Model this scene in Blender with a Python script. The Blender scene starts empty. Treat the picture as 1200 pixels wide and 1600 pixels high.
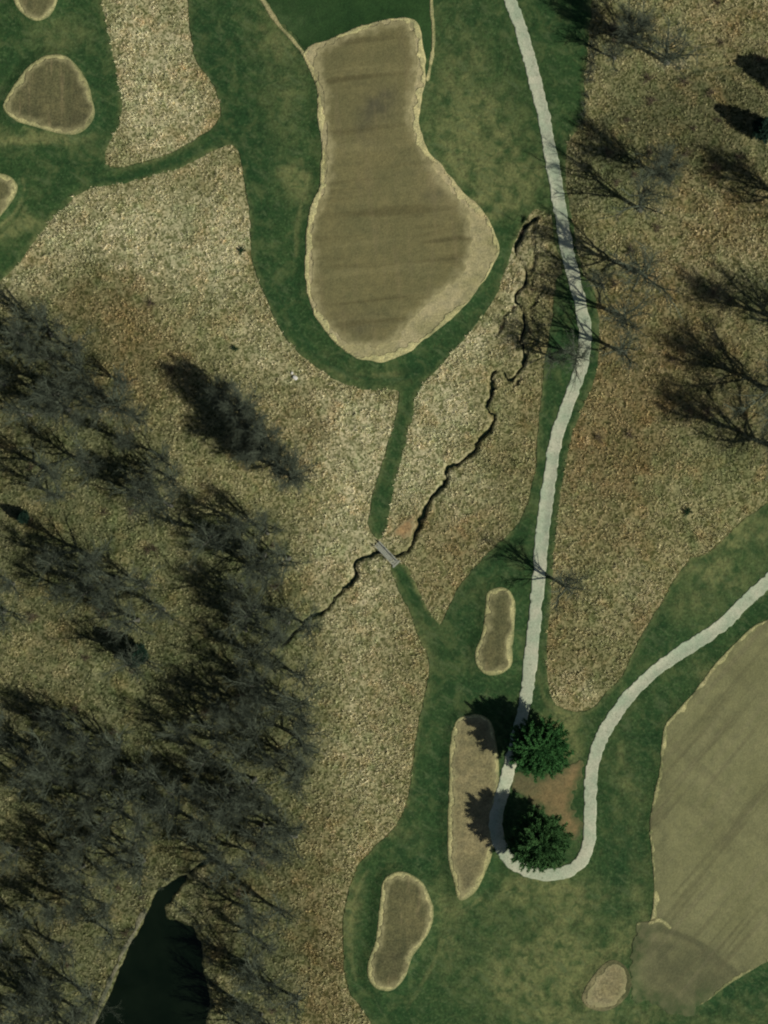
import bpy, math, random
import numpy as np
from mathutils import Vector, Matrix

scene = bpy.context.scene
COL = scene.collection
S = 0.125                      # metres per photo pixel
def W(px, py): return ((px-600)*S, (800-py)*S)

# ------------------------------------------------------------------ camera, sky, sun, exposure
CAM_H = 620.0
cd = bpy.data.cameras.new('camera'); cam = bpy.data.objects.new('camera', cd); COL.objects.link(cam)
cam.location = (0, 0, CAM_H); cam.rotation_euler = (0, 0, 0)
cd.sensor_fit = 'VERTICAL'; cd.sensor_height = 24; cd.sensor_width = 18
cd.lens = 24*CAM_H/200.0
cd.clip_start = 1; cd.clip_end = 6000
scene.camera = cam
SUN_EL = math.radians(44); SX, SY = 0.883, -0.469        # the sun stands towards the lower right of the photo
w = bpy.data.worlds.new('World'); scene.world = w; w.use_nodes = True
nt = w.node_tree; nt.nodes.clear()
wo = nt.nodes.new('ShaderNodeOutputWorld'); bg = nt.nodes.new('ShaderNodeBackground'); sk = nt.nodes.new('ShaderNodeTexSky')
sk.sky_type = 'NISHITA'; sk.sun_disc = False; sk.sun_elevation = SUN_EL
sk.sun_rotation = math.atan2(SX, SY)
bg.inputs['Strength'].default_value = 0.05
nt.links.new(sk.outputs[0], bg.inputs[0]); nt.links.new(bg.outputs[0], wo.inputs[0])
sl = bpy.data.lights.new('sun', 'SUN'); sl.energy = 5.0; sl.angle = math.radians(0.7); sl.color = (1, 0.965, 0.885)
sun = bpy.data.objects.new('sun', sl); COL.objects.link(sun)
d = Vector((SX*math.cos(SUN_EL), SY*math.cos(SUN_EL), math.sin(SUN_EL)))
sun.rotation_euler = d.to_track_quat('Z', 'Y').to_euler(); sun.location = (60, -40, 80)
vs = scene.view_settings; vs.view_transform = 'Standard'; vs.look = 'None'; vs.gamma = 1; vs.exposure = -0.19
scene.cycles.filter_width = 2.1
scene.cycles.max_bounces = 5

# ------------------------------------------------------------------ numpy helpers
def hash2(ix, iy, seed):
    h = (ix.astype(np.int64)*374761393 + iy.astype(np.int64)*668265263 + seed*982451653) & 0xFFFFFFFF
    h = ((h ^ (h >> 13))*1274126177) & 0xFFFFFFFF
    return ((h ^ (h >> 16)) & 0xFFFF)/65535.0
def vnoise(x, y, s, seed=0):
    x = x/s; y = y/s
    ix = np.floor(x); iy = np.floor(y); fx = x-ix; fy = y-iy
    fx = fx*fx*(3-2*fx); fy = fy*fy*(3-2*fy)
    a = hash2(ix, iy, seed); b = hash2(ix+1, iy, seed); c = hash2(ix, iy+1, seed); e = hash2(ix+1, iy+1, seed)
    return (a*(1-fx)+b*fx)*(1-fy)+(c*(1-fx)+e*fx)*fy - 0.5
def sstep(a, b, v):
    t = np.clip((v-a)/(b-a), 0, 1); return t*t*(3-2*t)
def smooth(pts, closed=True, n=5):
    P = [np.array(p, float) for p in pts]; m = len(P); out = []
    rng = range(m) if closed else range(m-1)
    for i in rng:
        p1, p2 = P[i], P[(i+1) % m]
        p0 = P[(i-1) % m] if closed or i > 0 else p1*2-p2
        p3 = P[(i+2) % m] if closed or i < m-2 else p2*2-p1
        for k in range(n):
            t = k/n
            out.append(0.5*((2*p1)+(-p0+p2)*t+(2*p0-5*p1+4*p2-p3)*t*t+(-p0+3*p1-3*p2+p3)*t**3))
    if not closed: out.append(P[-1])
    return np.array(out)
CELL = 0.34
X0, X1, Y0, Y1 = -94.0, 94.0, -119.0, 119.0
nx = int((X1-X0)/CELL)+1; ny = int((Y1-Y0)/CELL)+1
gx = np.linspace(X0, X1, nx); gy = np.linspace(Y0, Y1, ny)
GX, GY = np.meshgrid(gx, gy)                 # [ny,nx]
PAD = 6.0
def seg_dist(xx, yy, pts, closed):
    best = np.full(xx.shape, 1e9); inside = np.zeros(xx.shape, bool)
    n = len(pts); tot = n if closed else n-1
    for i in range(tot):
        ax, ay = pts[i]; bx, by = pts[(i+1) % n]
        dx, dy = bx-ax, by-ay; L = dx*dx+dy*dy+1e-12
        t = np.clip(((xx-ax)*dx+(yy-ay)*dy)/L, 0, 1)
        dd = (xx-ax-t*dx)**2+(yy-ay-t*dy)**2
        np.minimum(best, dd, out=best)
        if closed and ay != by:
            c = ((ay > yy) != (by > yy)) & (xx < (bx-ax)*(yy-ay)/(by-ay)+ax)
            inside ^= c
    return np.sqrt(best), inside
def field(pts_px, closed=True, n=5, sm=True):
    """signed distance (m, + inside) for a closed outline, or plain distance for an open line, on the grid"""
    P = smooth(pts_px, closed, n) if sm else np.array(pts_px, float)
    P = np.stack([(P[:, 0]-600)*S, (800-P[:, 1])*S], 1)
    i0 = max(0, np.searchsorted(gx, P[:, 0].min()-PAD)); i1 = min(nx, np.searchsorted(gx, P[:, 0].max()+PAD))
    j0 = max(0, np.searchsorted(gy, P[:, 1].min()-PAD)); j1 = min(ny, np.searchsorted(gy, P[:, 1].max()+PAD))
    out = np.full(GX.shape, -PAD if closed else PAD)
    if i1 <= i0 or j1 <= j0: return out
    dd, ins = seg_dist(GX[j0:j1, i0:i1], GY[j0:j1, i0:i1], P, closed)
    out[j0:j1, i0:i1] = np.where(ins, dd, -dd) if closed else dd
    return out

# ------------------------------------------------------------------ outlines traced in photo pixels
M1 = [(150,-170),(156,-60),(160,0),(166,35),(173,67),(183,117),(189,150),(190,173),(180,207),(165,240),(166,254),(180,263),(215,255),(253,243),(300,220),(326,204),(341,188),(345,173),(337,143),(322,118),(308,98),(300,70),(293,0),(288,-170)]
GA = [(-170,-170),(300,-170),(700,-170),(930,-170),(924,0),(920,60),(913,130),(914,180),(903,203),(884,232),(884,290),(888,345),(862,338),(835,328),(818,350),(804,378),(796,402),(787,432),(775,462),(760,487),(740,512),(715,542),(690,570),(668,592),(655,608),(650,625),(637,680),(622,740),(612,780),(606,815),(600,838),(588,842),(577,828),(575,810),(584,770),(598,720),(612,670),(623,622),(620,609),(580,608),(545,602),(510,585),(480,562),(452,535),(430,500),(412,460),(398,420),(390,383),(390,340),(383,300),(377,253),(370,233),(358,227),(333,235),(293,257),(247,273),(200,285),(160,290),(127,300),(100,323),(67,360),(37,403),(0,440),(-60,505),(-170,600)]
GV = [(868,440),(862,500),(852,560),(845,620),(840,680),(834,740),(822,795),(800,828),(762,865),(722,908),(702,945),(690,975),(682,972),(665,945),(650,915),(632,882),(610,886),(625,925),(640,960),(655,1000),(670,1030),(668,1060),(660,1100),(650,1150),(643,1200),(635,1250),(620,1285),(590,1320),(560,1350),(545,1390),(537,1430),(535,1480),(540,1530),(552,1560),(580,1600),(620,1700),(630,1780),(900,1780),(1370,1780),(1370,1200),(1370,690),(1200,786),(1160,815),(1125,845),(1100,866),(1090,870),(1081,870),(1075,876),(1055,902),(1030,945),(1005,985),(990,1020),(970,1055),(945,1085),(925,1105),(905,1112),(880,1108),(865,1095),(857,1070),(853,1020),(858,960),(863,900),(868,840),(874,780),(885,720),(900,660),(922,610),(935,560),(935,500),(925,450),(905,425),(885,425)]
GREEN = [(440,-170),(560,-170),(676,-170),(674,20),(668,90),(600,95),(540,95),(497,84),(470,70),(440,35),(418,0),(415,-60)]
F1OUT = [(483,74),(533,54),(573,38),(607,30),(636,28),(655,42),(664,90),(664,125),(660,150),(656,190),(667,230),(688,257),(722,298),(753,328),(772,362),(779,393),(768,420),(757,437),(740,462),(717,488),(690,511),(660,534),(633,552),(607,563),(580,565),(543,552),(513,525),(487,484),(479,453),(477,420),(477,390),(479,353),(487,317),(499,287),(502,233),(497,187),(494,140),(483,107),(474,88)]
F1IN = [(497,78),(533,57),(573,42),(607,34),(633,33),(646,50),(652,85),(652,110),(645,140),(643,180),(650,208),(667,242),(698,290),(728,328),(738,362),(735,395),(722,425),(692,455),(662,482),(635,514),(610,536),(580,543),(545,535),(515,515),(495,488),(487,460),(485,400),(487,352),(495,317),(507,290),(511,235),(506,187),(503,140),(494,105)]
F2 = [(1370,870),(1250,935),(1200,967),(1177,978),(1150,1003),(1120,1034),(1087,1077),(1060,1108),(1039,1133),(1033,1167),(1030,1203),(1022,1243),(1017,1270),(1015,1300),(1018,1333),(1021,1367),(1021,1410),(1015,1443),(1002,1470),(992,1500),(990,1530),(1010,1556),(1050,1570),(1090,1572),(1130,1545),(1165,1522),(1200,1503),(1280,1462),(1370,1420)]
TEES = [
 [(7,160),(27,127),(50,100),(77,86),(100,87),(120,103),(137,130),(145,157),(148,183),(133,203),(113,211),(83,207),(50,197),(27,190),(10,177)],
 [(12,-40),(20,-8),(27,12),(43,28),(60,33),(77,26),(88,8),(92,-20),(80,-50),(45,-60)],
 [(-45,280),(-20,270),(0,271),(17,276),(28,290),(24,307),(10,327),(-8,345),(-35,350),(-50,320)],
 [(760,930),(768,921),(780,917),(797,923),(805,945),(804,980),(801,1010),(800,1038),(785,1052),(763,1055),(747,1043),(742,1020),(752,993),(757,965)],
 [(709,1135),(720,1121),(747,1117),(768,1130),(776,1165),(780,1205),(779,1245),(776,1290),(767,1340),(757,1367),(740,1396),(718,1406),(709,1380),(700,1343),(699,1300),(701,1233),(703,1167)],
 [(597,1383),(607,1367),(627,1361),(650,1370),(667,1390),(677,1417),(675,1443),(663,1467),(647,1490),(638,1511),(629,1533),(610,1547),(587,1543),(574,1523),(577,1495),(587,1470),(591,1433)],
 [(910,1553),(914,1570),(933,1579),(955,1576),(977,1560),(987,1537),(978,1511),(955,1500),(933,1516)]]
PATH = [(770,-170),(783,-60),(797,0),(812,40),(825,85),(838,135),(852,195),(862,250),(872,310),(882,370),(893,420),(903,460),(910,490),(914,530),(906,580),(884,640),(868,690),(857,760),(848,830),(843,890),(837,950),(830,1020),(823,1080),(814,1130),(800,1182),(788,1230),(776,1270),(776,1302),(789,1335),(815,1357),(850,1366),(885,1362),(908,1345),(920,1315),(922,1270),(924,1210),(935,1165),(955,1125),(985,1085),(1025,1047),(1065,1018),(1100,996),(1135,970),(1170,935),(1205,903),(1280,840),(1370,770)]
STREAM = [(440,1010),(470,978),(490,963),(505,957),(517,945),(525,930),(536,920),(548,912),(556,897),(555,880),(565,871),(580,869),(592,863),(605,866),(620,867),(635,860),(643,848),(650,830),(656,812),(666,793),(674,778),(687,763),(699,749),(697,735),(708,727),(722,721),(739,704),(745,690),(755,680),(768,667),(771,650),(763,640),(761,630),(768,612),(770,597),(769,585),(778,579),(788,583),(796,596),(808,584),(818,566),(820,545),(812,530),(822,505),(814,482),(804,465),(815,450),(824,430),(814,410),(807,390),(812,370),(822,352),(838,340)]
SIDES = [[(806,478),(795,488),(786,505),(778,518)],[(835,345),(832,370),(838,395),(830,425),(836,452)],[(820,352),(812,345),(815,338)],[(790,585),(805,600),(812,590)]]
SIDE = [(818,566),(826,548),(835,532),(838,512),(830,490),(836,470),(846,452)]
POND = [(293,1357),(267,1377),(240,1397),(227,1427),(213,1453),(197,1480),(183,1513),(167,1553),(153,1583),(143,1620),(130,1700),(130,1790),(350,1790),(335,1680),(326,1600),(329,1560),(320,1523),(321,1490),(308,1457),(284,1440),(266,1432),(262,1418),(275,1398),(302,1368),(325,1352),(345,1345),(343,1339),(318,1343)]
DIRT = [(800,1216),(815,1210),(850,1216),(880,1204),(905,1192),(903,1215),(893,1240),(893,1262),(905,1290),(900,1312),(880,1290),(850,1262),(820,1242),(802,1232)]

d_path = field(PATH, False)
diss = 2.6*vnoise(GX, GY, .75, 101)+2.2*vnoise(GX, GY, 1.6, 102)
rag = 0.30*vnoise(GX, GY, 1.1, 3)+0.35*vnoise(GX, GY, 2.7, 4)
f_m1 = field(M1); f_ga = field(GA); f_gv = field(GV)
f_rough = np.maximum.reduce([np.minimum(f_ga, -f_m1), f_gv, 2.0-d_path+.8*vnoise(GX, GY, 5, 5)]) + rag
f_green = field(GREEN)+rag*0.6+.3*diss
f_f1o = field(F1OUT)+rag; f_f1i = field(F1IN)+rag*1.2+.35*diss
f_f2 = field(F2)+rag*0.6
f_tee = [field(t)+rag*0.5 for t in TEES]
f_path = 1.24+0.55*rag+.35*vnoise(GX, GY, .7, 6)-d_path
_r = np.random.RandomState(3)
def jitter(pts, a):
    q = smooth(pts, False, 3); q[1:-1] += _r.uniform(-a, a, q[1:-1].shape); return smooth(q, False, 3)
d_str = field(jitter(STREAM, 2.2), False, sm=False); d_side = np.minimum.reduce([field(jitter(q_, 2.5), False, sm=False) for q_ in [SIDE]+SIDES])
swid = 0.26+0.65*vnoise(GX, GY, 2.2, 8)
f_pond = field(POND)+rag*2.2
SOIL = [(620,818),(642,812),(650,822),(640,838),(626,844),(616,834)]
f_soil = field(SOIL)+rag*2+.3*diss
f_dirt = field(DIRT)+rag+.45*diss+.4
cap = lambda pts, r: r+rag*0.6-field(pts, False)
f_lines = [cap([(400,-20),(418,12),(436,40),(455,60),(475,85)], .42), cap([(675,-170),(674,0),(677,40),(676,80),(668,125)], .34),
           cap([(1015,1443),(1025,1438),(1036,1440),(1046,1450)], .4)]
f_bank = cap([(224,1428),(209,1458),(194,1484),(180,1515),(163,1556),(148,1592),(135,1660)], .5)+rag

# ------------------------------------------------------------------ terrain height
edge = sstep(0, 14, np.minimum(np.minimum(GX-X0, X1-GX), np.minimum(GY-Y0, Y1-GY)))
HB = (1.5*vnoise(GX, GY, 46, 11)+0.7*vnoise(GX, GY, 19, 12)+0.16*vnoise(GX, GY, 6.5, 13))*edge*sstep(9.0, 1.5, f_pond+7)
HB = HB*(1-0.5*sstep(-1, 1.5, f_path))
H = HB.copy()
for f, hh in zip(f_tee, (.55, .5, .5, .5, .5, .6, .45)): H += hh*sstep(-2.2, .5, f)
H += 0.35*sstep(-2.5, 1.0, f_f1o) + 0.3*sstep(-2, 1, f_f2)
rough_step = sstep(-0.3, 0.2, f_rough)
meadow = 1-rough_step
H += 0.10*vnoise(GX, GY, 1.2, 21)*meadow*edge*sstep(1.0, 2.5, d_path)
H -= 0.75*sstep(swid+0.40, swid*0.4, d_str)+0.6*sstep(0.7, 0.1, d_side)
H -= 1.5*sstep(-0.4, 1.6, f_pond)
def grid_at(A, x, y):
    fx = np.clip((np.asarray(x)-X0)/(X1-X0)*(nx-1), 0, nx-1.001); fy = np.clip((np.asarray(y)-Y0)/(Y1-Y0)*(ny-1), 0, ny-1.001)
    i = fx.astype(int); j = fy.astype(int); u = fx-i; v = fy-j
    return (A[j, i]*(1-u)+A[j, i+1]*u)*(1-v)+(A[j+1, i]*(1-u)+A[j+1, i+1]*u)*v
def hz(x, y): return float(grid_at(H, x, y))

# patches of drier / lusher / browner growth: centre, radii (px), amount
DRY = [(905,1520,30,30,.8),(950,1488,40,14,.9),(900,1580,24,24,.7),(1010,1575,40,10,.6),(95,60,40,25,.5),(40,215,60,14,.6),(100,225,60,10,.5),(30,360,50,14,.8),(455,30,45,30,.4),(430,60,40,50,.35),(455,290,22,28,.75),(440,150,35,80,.3),(730,130,60,90,.35),
       (740,220,70,80,.6),(780,280,45,40,.6),(705,190,35,60,.4),(790,320,40,18,.6),(830,280,25,40,.3),(560,590,70,10,.35),(500,560,30,10,.3),
       (870,1490,70,40,.75),(830,1540,50,40,.6),(760,1520,60,60,.35),(900,1410,60,40,.5),(985,1470,40,25,.7),(1000,1400,18,60,.45),(880,1590,90,20,.7),(700,1440,25,60,.4),
       (850,1400,60,26,.45),(790,1420,40,25,.3),(1120,900,60,30,.4),(1160,840,60,30,.45),(1080,950,50,25,.35),(990,1260,20,70,.3),(965,1200,18,60,.35),(1100,1050,25,20,.4),
       (545,1420,14,60,.5),(620,1300,40,16,.3),(665,1000,20,60,.25),(870,1140,26,30,.8),(890,1160,26,40,.7),(840,1385,40,14,.5),(1170,1580,40,20,.4),(600,590,30,8,.3),(1050,1590,60,14,.5),(330,20,20,60,.2),(365,62,10,8,.5),
       (650,680,6,60,.2),(725,925,14,20,.3)]
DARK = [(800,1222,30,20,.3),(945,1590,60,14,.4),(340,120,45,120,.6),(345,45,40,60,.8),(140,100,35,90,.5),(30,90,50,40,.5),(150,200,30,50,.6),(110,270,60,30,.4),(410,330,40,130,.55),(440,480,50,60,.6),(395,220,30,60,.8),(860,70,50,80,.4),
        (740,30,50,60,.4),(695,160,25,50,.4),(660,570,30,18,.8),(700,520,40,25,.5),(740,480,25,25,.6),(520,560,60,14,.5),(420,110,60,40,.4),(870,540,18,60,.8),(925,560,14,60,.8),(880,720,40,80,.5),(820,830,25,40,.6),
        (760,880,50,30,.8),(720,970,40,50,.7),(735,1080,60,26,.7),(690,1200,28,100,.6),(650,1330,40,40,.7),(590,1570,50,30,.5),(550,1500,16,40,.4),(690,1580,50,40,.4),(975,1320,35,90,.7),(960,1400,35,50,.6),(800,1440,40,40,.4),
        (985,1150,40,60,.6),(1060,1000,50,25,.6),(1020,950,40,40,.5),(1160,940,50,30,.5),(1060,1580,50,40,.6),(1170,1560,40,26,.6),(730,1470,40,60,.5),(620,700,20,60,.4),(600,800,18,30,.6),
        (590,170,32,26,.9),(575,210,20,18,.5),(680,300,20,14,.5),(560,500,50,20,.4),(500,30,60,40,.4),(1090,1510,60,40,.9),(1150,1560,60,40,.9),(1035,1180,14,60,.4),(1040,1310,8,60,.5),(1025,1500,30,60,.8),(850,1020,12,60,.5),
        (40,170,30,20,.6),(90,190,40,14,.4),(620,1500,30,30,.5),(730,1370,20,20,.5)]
BROWN = [(1090,185,80,55,1.0),(175,545,90,70,.8),(1010,600,90,60,.6),(960,690,60,60,.5),(50,1330,70,40,.6),(150,470,70,60,.7),(190,520,60,60,.8),(210,600,70,60,.9),(170,560,60,60,.6),(40,700,60,60,.6),(30,640,60,40,.6),(50,800,80,40,.6),(100,980,80,60,.6),(60,1080,50,40,.4),(50,1320,60,50,1.0),(80,1440,60,50,.7),(300,960,50,40,.5),
         (1070,560,120,110,1.0),(960,660,60,100,1.0),(1000,540,60,60,.8),(1100,180,100,80,.9),(1060,250,90,60,.6),(1130,40,100,50,.5),(1150,330,90,80,.7),(1080,370,90,60,.5),(1180,620,60,60,.6),(930,730,60,60,.6),(960,830,80,60,.5),(1010,960,30,40,.6),(880,960,26,50,.7),(900,1040,40,50,.4),
         (400,1380,50,50,.8),(470,1400,60,80,.5),(500,1500,40,90,.6),(500,1300,40,80,.4),(640,825,24,16,1.2),(450,640,50,70,.55),(480,690,40,60,.5),(520,900,60,50,.35),(560,1020,60,40,.25),(610,1100,50,60,.2),(820,640,24,80,.5),(800,740,40,60,.3),(740,820,60,40,.4),(700,860,50,50,.5),(820,420,40,60,.5),(980,440,60,60,.5),(320,1080,60,40,.5),(500,1560,40,60,.7),(250,1330,70,40,.5),(340,1400,40,30,.8),(340,1500,30,40,.9),(840,1120,60,26,.7),(1000,470,60,40,.4),(900,640,30,50,.3)]
OLIVE = [(1078,835,7,34,1.2),(130,440,60,40,.6),(330,470,80,40,.5),(200,830,120,60,.7),(150,1050,110,70,.6),(60,780,70,40,.4),(320,540,60,30,.5),(120,690,120,60,.6),(260,940,80,60,.4),(90,900,100,80,.5),(330,1100,140,160,.6),(120,1230,120,90,.7),(80,1560,110,80,.6),(400,1520,90,90,.5),(380,880,90,110,.5),(60,580,100,70,.5),
         (1000,200,60,120,.7),(970,300,50,70,.8),(1050,20,60,40,.5),(950,480,40,90,.8),(1010,500,50,50,.4),(1120,720,80,60,.6),(1180,480,60,60,.4),(1160,740,80,60,.4),(800,800,40,60,.5),(790,700,50,90,.3),(920,920,50,70,.6),(940,1060,40,40,.4),(470,1000,40,120,.4),(430,620,50,80,.3),(300,330,50,60,.3),(470,1250,40,100,.4),(1000,760,60,60,.5),(600,720,90,60,.0),(850,520,20,50,.5)]
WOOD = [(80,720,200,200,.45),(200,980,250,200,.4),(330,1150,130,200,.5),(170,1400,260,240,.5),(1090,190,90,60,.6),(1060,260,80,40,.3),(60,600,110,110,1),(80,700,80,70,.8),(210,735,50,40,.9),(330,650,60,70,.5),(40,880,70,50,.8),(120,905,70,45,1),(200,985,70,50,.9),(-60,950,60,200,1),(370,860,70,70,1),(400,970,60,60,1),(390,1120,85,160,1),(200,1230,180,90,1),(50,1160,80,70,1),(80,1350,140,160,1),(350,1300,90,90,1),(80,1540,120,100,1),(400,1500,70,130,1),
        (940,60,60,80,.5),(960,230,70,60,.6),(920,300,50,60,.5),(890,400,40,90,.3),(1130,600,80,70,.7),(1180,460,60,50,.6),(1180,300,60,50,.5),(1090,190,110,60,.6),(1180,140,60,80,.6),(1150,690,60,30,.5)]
PALE = [(808,400,12,60,.8),(800,470,14,60,.6),(822,560,14,30,.5),(835,400,10,40,.4),(230,60,80,110,.9),(260,180,80,70,.8),(220,350,160,60,.9),(330,400,90,100,.8),(150,400,120,50,.5),(420,560,60,70,.6),(520,660,80,60,.9),(560,740,60,120,.9),(690,620,50,70,.9),(660,720,50,80,.8),(745,540,40,60,.7),(530,850,70,50,.7),(560,930,70,60,.6),(560,1040,70,90,.5),(560,1200,60,90,.45),(800,395,26,60,.6),(740,780,50,60,.5),(1120,380,80,70,.45),(1010,560,30,30,.6),(1046,98,26,12,1.3),(1026,331,12,6,1.3),(900,1080,40,30,.5),(990,930,40,50,.4),(460,585,20,14,1),(230,780,60,30,.35),(130,1050,50,30,.4),(300,900,40,40,.3),(20,1125,30,14,.7),(290,1420,20,20,.8),(325,1500,14,20,.7),(315,1385,18,16,.7),(1090,30,60,40,.3),(40,445,50,20,.6)]
def blobs(x, y, lst, seed, nz=0.7):
    a = np.zeros(np.shape(x))
    jx = x+3.0*vnoise(x, y, 5, seed)+1.2*vnoise(x, y, 1.7, seed+1); jy = y+3.0*vnoise(x, y, 5, seed+2)+1.2*vnoise(x, y, 1.7, seed+3)
    for px, py, rx, ry, am in lst:
        cx, cy = W(px, py)
        q = ((jx-cx)/(rx*S))**2+((jy-cy)/(ry*S))**2
        a += am*np.exp(-q*1.1)
    return np.clip(a*(1+nz*vnoise(x, y, 1.6, seed+4)*1.5), 0, 1)
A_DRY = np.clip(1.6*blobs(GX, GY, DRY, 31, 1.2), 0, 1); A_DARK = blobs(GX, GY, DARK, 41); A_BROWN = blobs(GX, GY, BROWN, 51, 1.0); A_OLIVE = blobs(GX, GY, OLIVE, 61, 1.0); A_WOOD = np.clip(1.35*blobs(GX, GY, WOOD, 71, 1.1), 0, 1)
A_DRY = np.clip(A_DRY+(f_rough > 0)*sstep(1.3, 0, f_rough)*(.5+.9*vnoise(GX, GY, 2.2, 95)), 0, 1)
A_PALE = blobs(GX, GY, PALE, 81, .9)
for pts, am in (([(462,510),(490,548),(530,577),(575,592),(625,592),(655,580)], .9), ([(140,283),(200,277),(250,263),(300,240),(350,208)], .9), ([(625,885),(648,930),(672,975),(690,1000)], .6), ([(430,420),(440,465),(462,510)], .5), ([(665,575),(700,548),(735,515),(765,480),(783,445)], .5),
                ([(905,100),(870,300)], .0), ([(1030,1450),(1085,1470),(1130,1505),(1150,1520)], 1.0), ([(1010,1140),(1004,1250),(1002,1400)], .35)):
    A_DARK = np.clip(A_DARK+am*sstep(.75, .15, field(pts, False)+rag), 0, 1)
for pts, am in (([(575,1362),(558,1392),(549,1440),(547,1490),(556,1530)], .8), ([(636,1575),(655,1545),(680,1500),(690,1470)], .5), ([(38,200),(80,216),(118,222),(148,210)], .7), ([(0,355),(25,330),(38,300),(36,280)], .8), ([(0,372),(25,350),(40,325)], .5), ([(640,895),(660,935),(685,970)], .8),
                ([(436,30),(405,0),(380,-30)], .7), ([(478,300),(466,340),(462,400)], .6), ([(470,250),(478,290)], .6), ([(700,250),(760,310),(800,330)], .4), ([(840,1040),(850,1090),(870,1110)], .5), ([(900,1550),(905,1530),(930,1510),(950,1497)], .9), ([(690,1420),(720,1425),(750,1405)], .7), ([(852,560),(843,620),(838,680),(833,740)], .4)):
    A_DRY = np.clip(A_DRY+am*sstep(.6, .15, field(pts, False)+rag), 0, 1)
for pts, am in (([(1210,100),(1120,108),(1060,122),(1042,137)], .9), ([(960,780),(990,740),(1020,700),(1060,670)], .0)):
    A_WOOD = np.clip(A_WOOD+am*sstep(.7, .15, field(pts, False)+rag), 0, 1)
ATTR = {'pale': A_PALE, 'dry': A_DRY, 'dark': A_DARK, 'brown': A_BROWN, 'olive': A_OLIVE, 'wood': A_WOOD}

# ------------------------------------------------------------------ materials
def newmat(name):
    m = bpy.data.materials.new(name); m.use_nodes = True; t = m.node_tree; t.nodes.clear()
    o = t.nodes.new('ShaderNodeOutputMaterial'); b = t.nodes.new('ShaderNodeBsdfPrincipled')
    b.inputs['Specular IOR Level'].default_value = 0.12; b.inputs['Roughness'].default_value = 0.9
    t.links.new(b.outputs[0], o.inputs[0]); return m, t, b
class NB:
    def __init__(s, t):
        s.t = t; s.co = t.nodes.new('ShaderNodeTexCoord').outputs['Object']
    def noise(s, scale, detail=3, rough=.55, dist=0, vec=None):
        n = s.t.nodes.new('ShaderNodeTexNoise'); n.inputs['Scale'].default_value = scale; n.inputs['Detail'].default_value = detail
        n.inputs['Roughness'].default_value = rough; n.inputs['Distortion'].default_value = dist
        s.t.links.new(vec or s.co, n.inputs['Vector']); return n.outputs['Fac']
    def rng(s, v, a, b, c=0, d=1):
        n = s.t.nodes.new('ShaderNodeMapRange'); s.t.links.new(v, n.inputs[0])
        for k, x in enumerate((a, b, c, d)): n.inputs[k+1].default_value = x
        return n.outputs[0]
    def mix(s, f, a, b, mode='MIX'):
        n = s.t.nodes.new('ShaderNodeMix'); n.data_type = 'RGBA'; n.blend_type = mode
        for inp, v in ((n.inputs[0], f), (n.inputs[6], a), (n.inputs[7], b)):
            if isinstance(v, (int, float)): inp.default_value = v
            elif isinstance(v, tuple): inp.default_value = (*v, 1)
            else: s.t.links.new(v, inp)
        return n.outputs[2]
    def math(s, op, a, b):
        n = s.t.nodes.new('ShaderNodeMath'); n.operation = op
        for inp, v in ((n.inputs[0], a), (n.inputs[1], b)):
            if isinstance(v, (int, float)): inp.default_value = v
            else: s.t.links.new(v, inp)
        return n.outputs[0]
    def attr(s, name):
        n = s.t.nodes.new('ShaderNodeAttribute'); n.attribute_name = name; return n.outputs['Fac']
    def mapping(s, rot=0, scale=(1, 1, 1)):
        a = s.t.nodes.new('ShaderNodeMapping'); a.inputs['Rotation'].default_value = (0, 0, -rot); s.t.links.new(s.co, a.inputs['Vector'])
        n = s.t.nodes.new('ShaderNodeMapping'); n.inputs['Scale'].default_value = scale; s.t.links.new(a.outputs[0], n.inputs['Vector'])
        return n.outputs[0]
    def bump(s, b, h, strength, dist):
        n = s.t.nodes.new('ShaderNodeBump'); n.inputs['Strength'].default_value = strength; n.inputs['Distance'].default_value = dist
        s.t.links.new(h, n.inputs['Height']); s.t.links.new(n.outputs[0], b.inputs['Normal'])
def grey(v): return (v, v, v)
def turf(name, c1, c2, cdry, cdark, fine=0.35, bump=.25, stripes=None, extra=None, grain=2.6, fade=None):
    m, t, b = newmat(name); k = NB(t)
    c = k.mix(k.rng(k.noise(.12, 4, .6), .35, .65), c1, c2)
    c = k.mix(k.rng(k.attr('dry'), 0, 1, 0, .9), c, cdry)
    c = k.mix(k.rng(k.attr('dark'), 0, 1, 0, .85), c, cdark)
    if stripes:
        for rot, sc, am, col in stripes:
            v = k.mapping(rot, sc)
            s_ = k.rng(k.noise(1.0, 2, .5, .3, v), .56, .68)
            c = k.mix(k.math('MULTIPLY', s_, am), c, col)
    g1 = k.noise(grain, 3, .65); g2 = k.noise(.7, 3, .6, .5)
    c = k.mix(1.0, c, k.mix(k.rng(g1, .3, .7), grey(1-fine), grey(1+fine)), 'MULTIPLY')
    c = k.mix(1.0, c, k.mix(k.rng(g2, .3, .7), (1-fine*.8, 1-fine*.7, 1-fine*.7), (1+fine*.8, 1+fine*.7, 1+fine*.5)), 'MULTIPLY')
    if extra: c = extra(k, c)
    if fade: c = k.mix(k.math('MULTIPLY', k.attr('fade'), k.rng(k.noise(1.3, 3, .6), .3, .7, .45, 1)), c, fade)
    t.links.new(c, b.inputs['Base Color']); k.bump(b, g1, bump, .3)
    return m
def blades(k, rot, a, b):      # fine streaky variation along a direction
    return k.rng(k.noise(1, 3, .6, .2, k.mapping(rot, (1.2, 7, 1))), a, b)
MAT = {}
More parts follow.
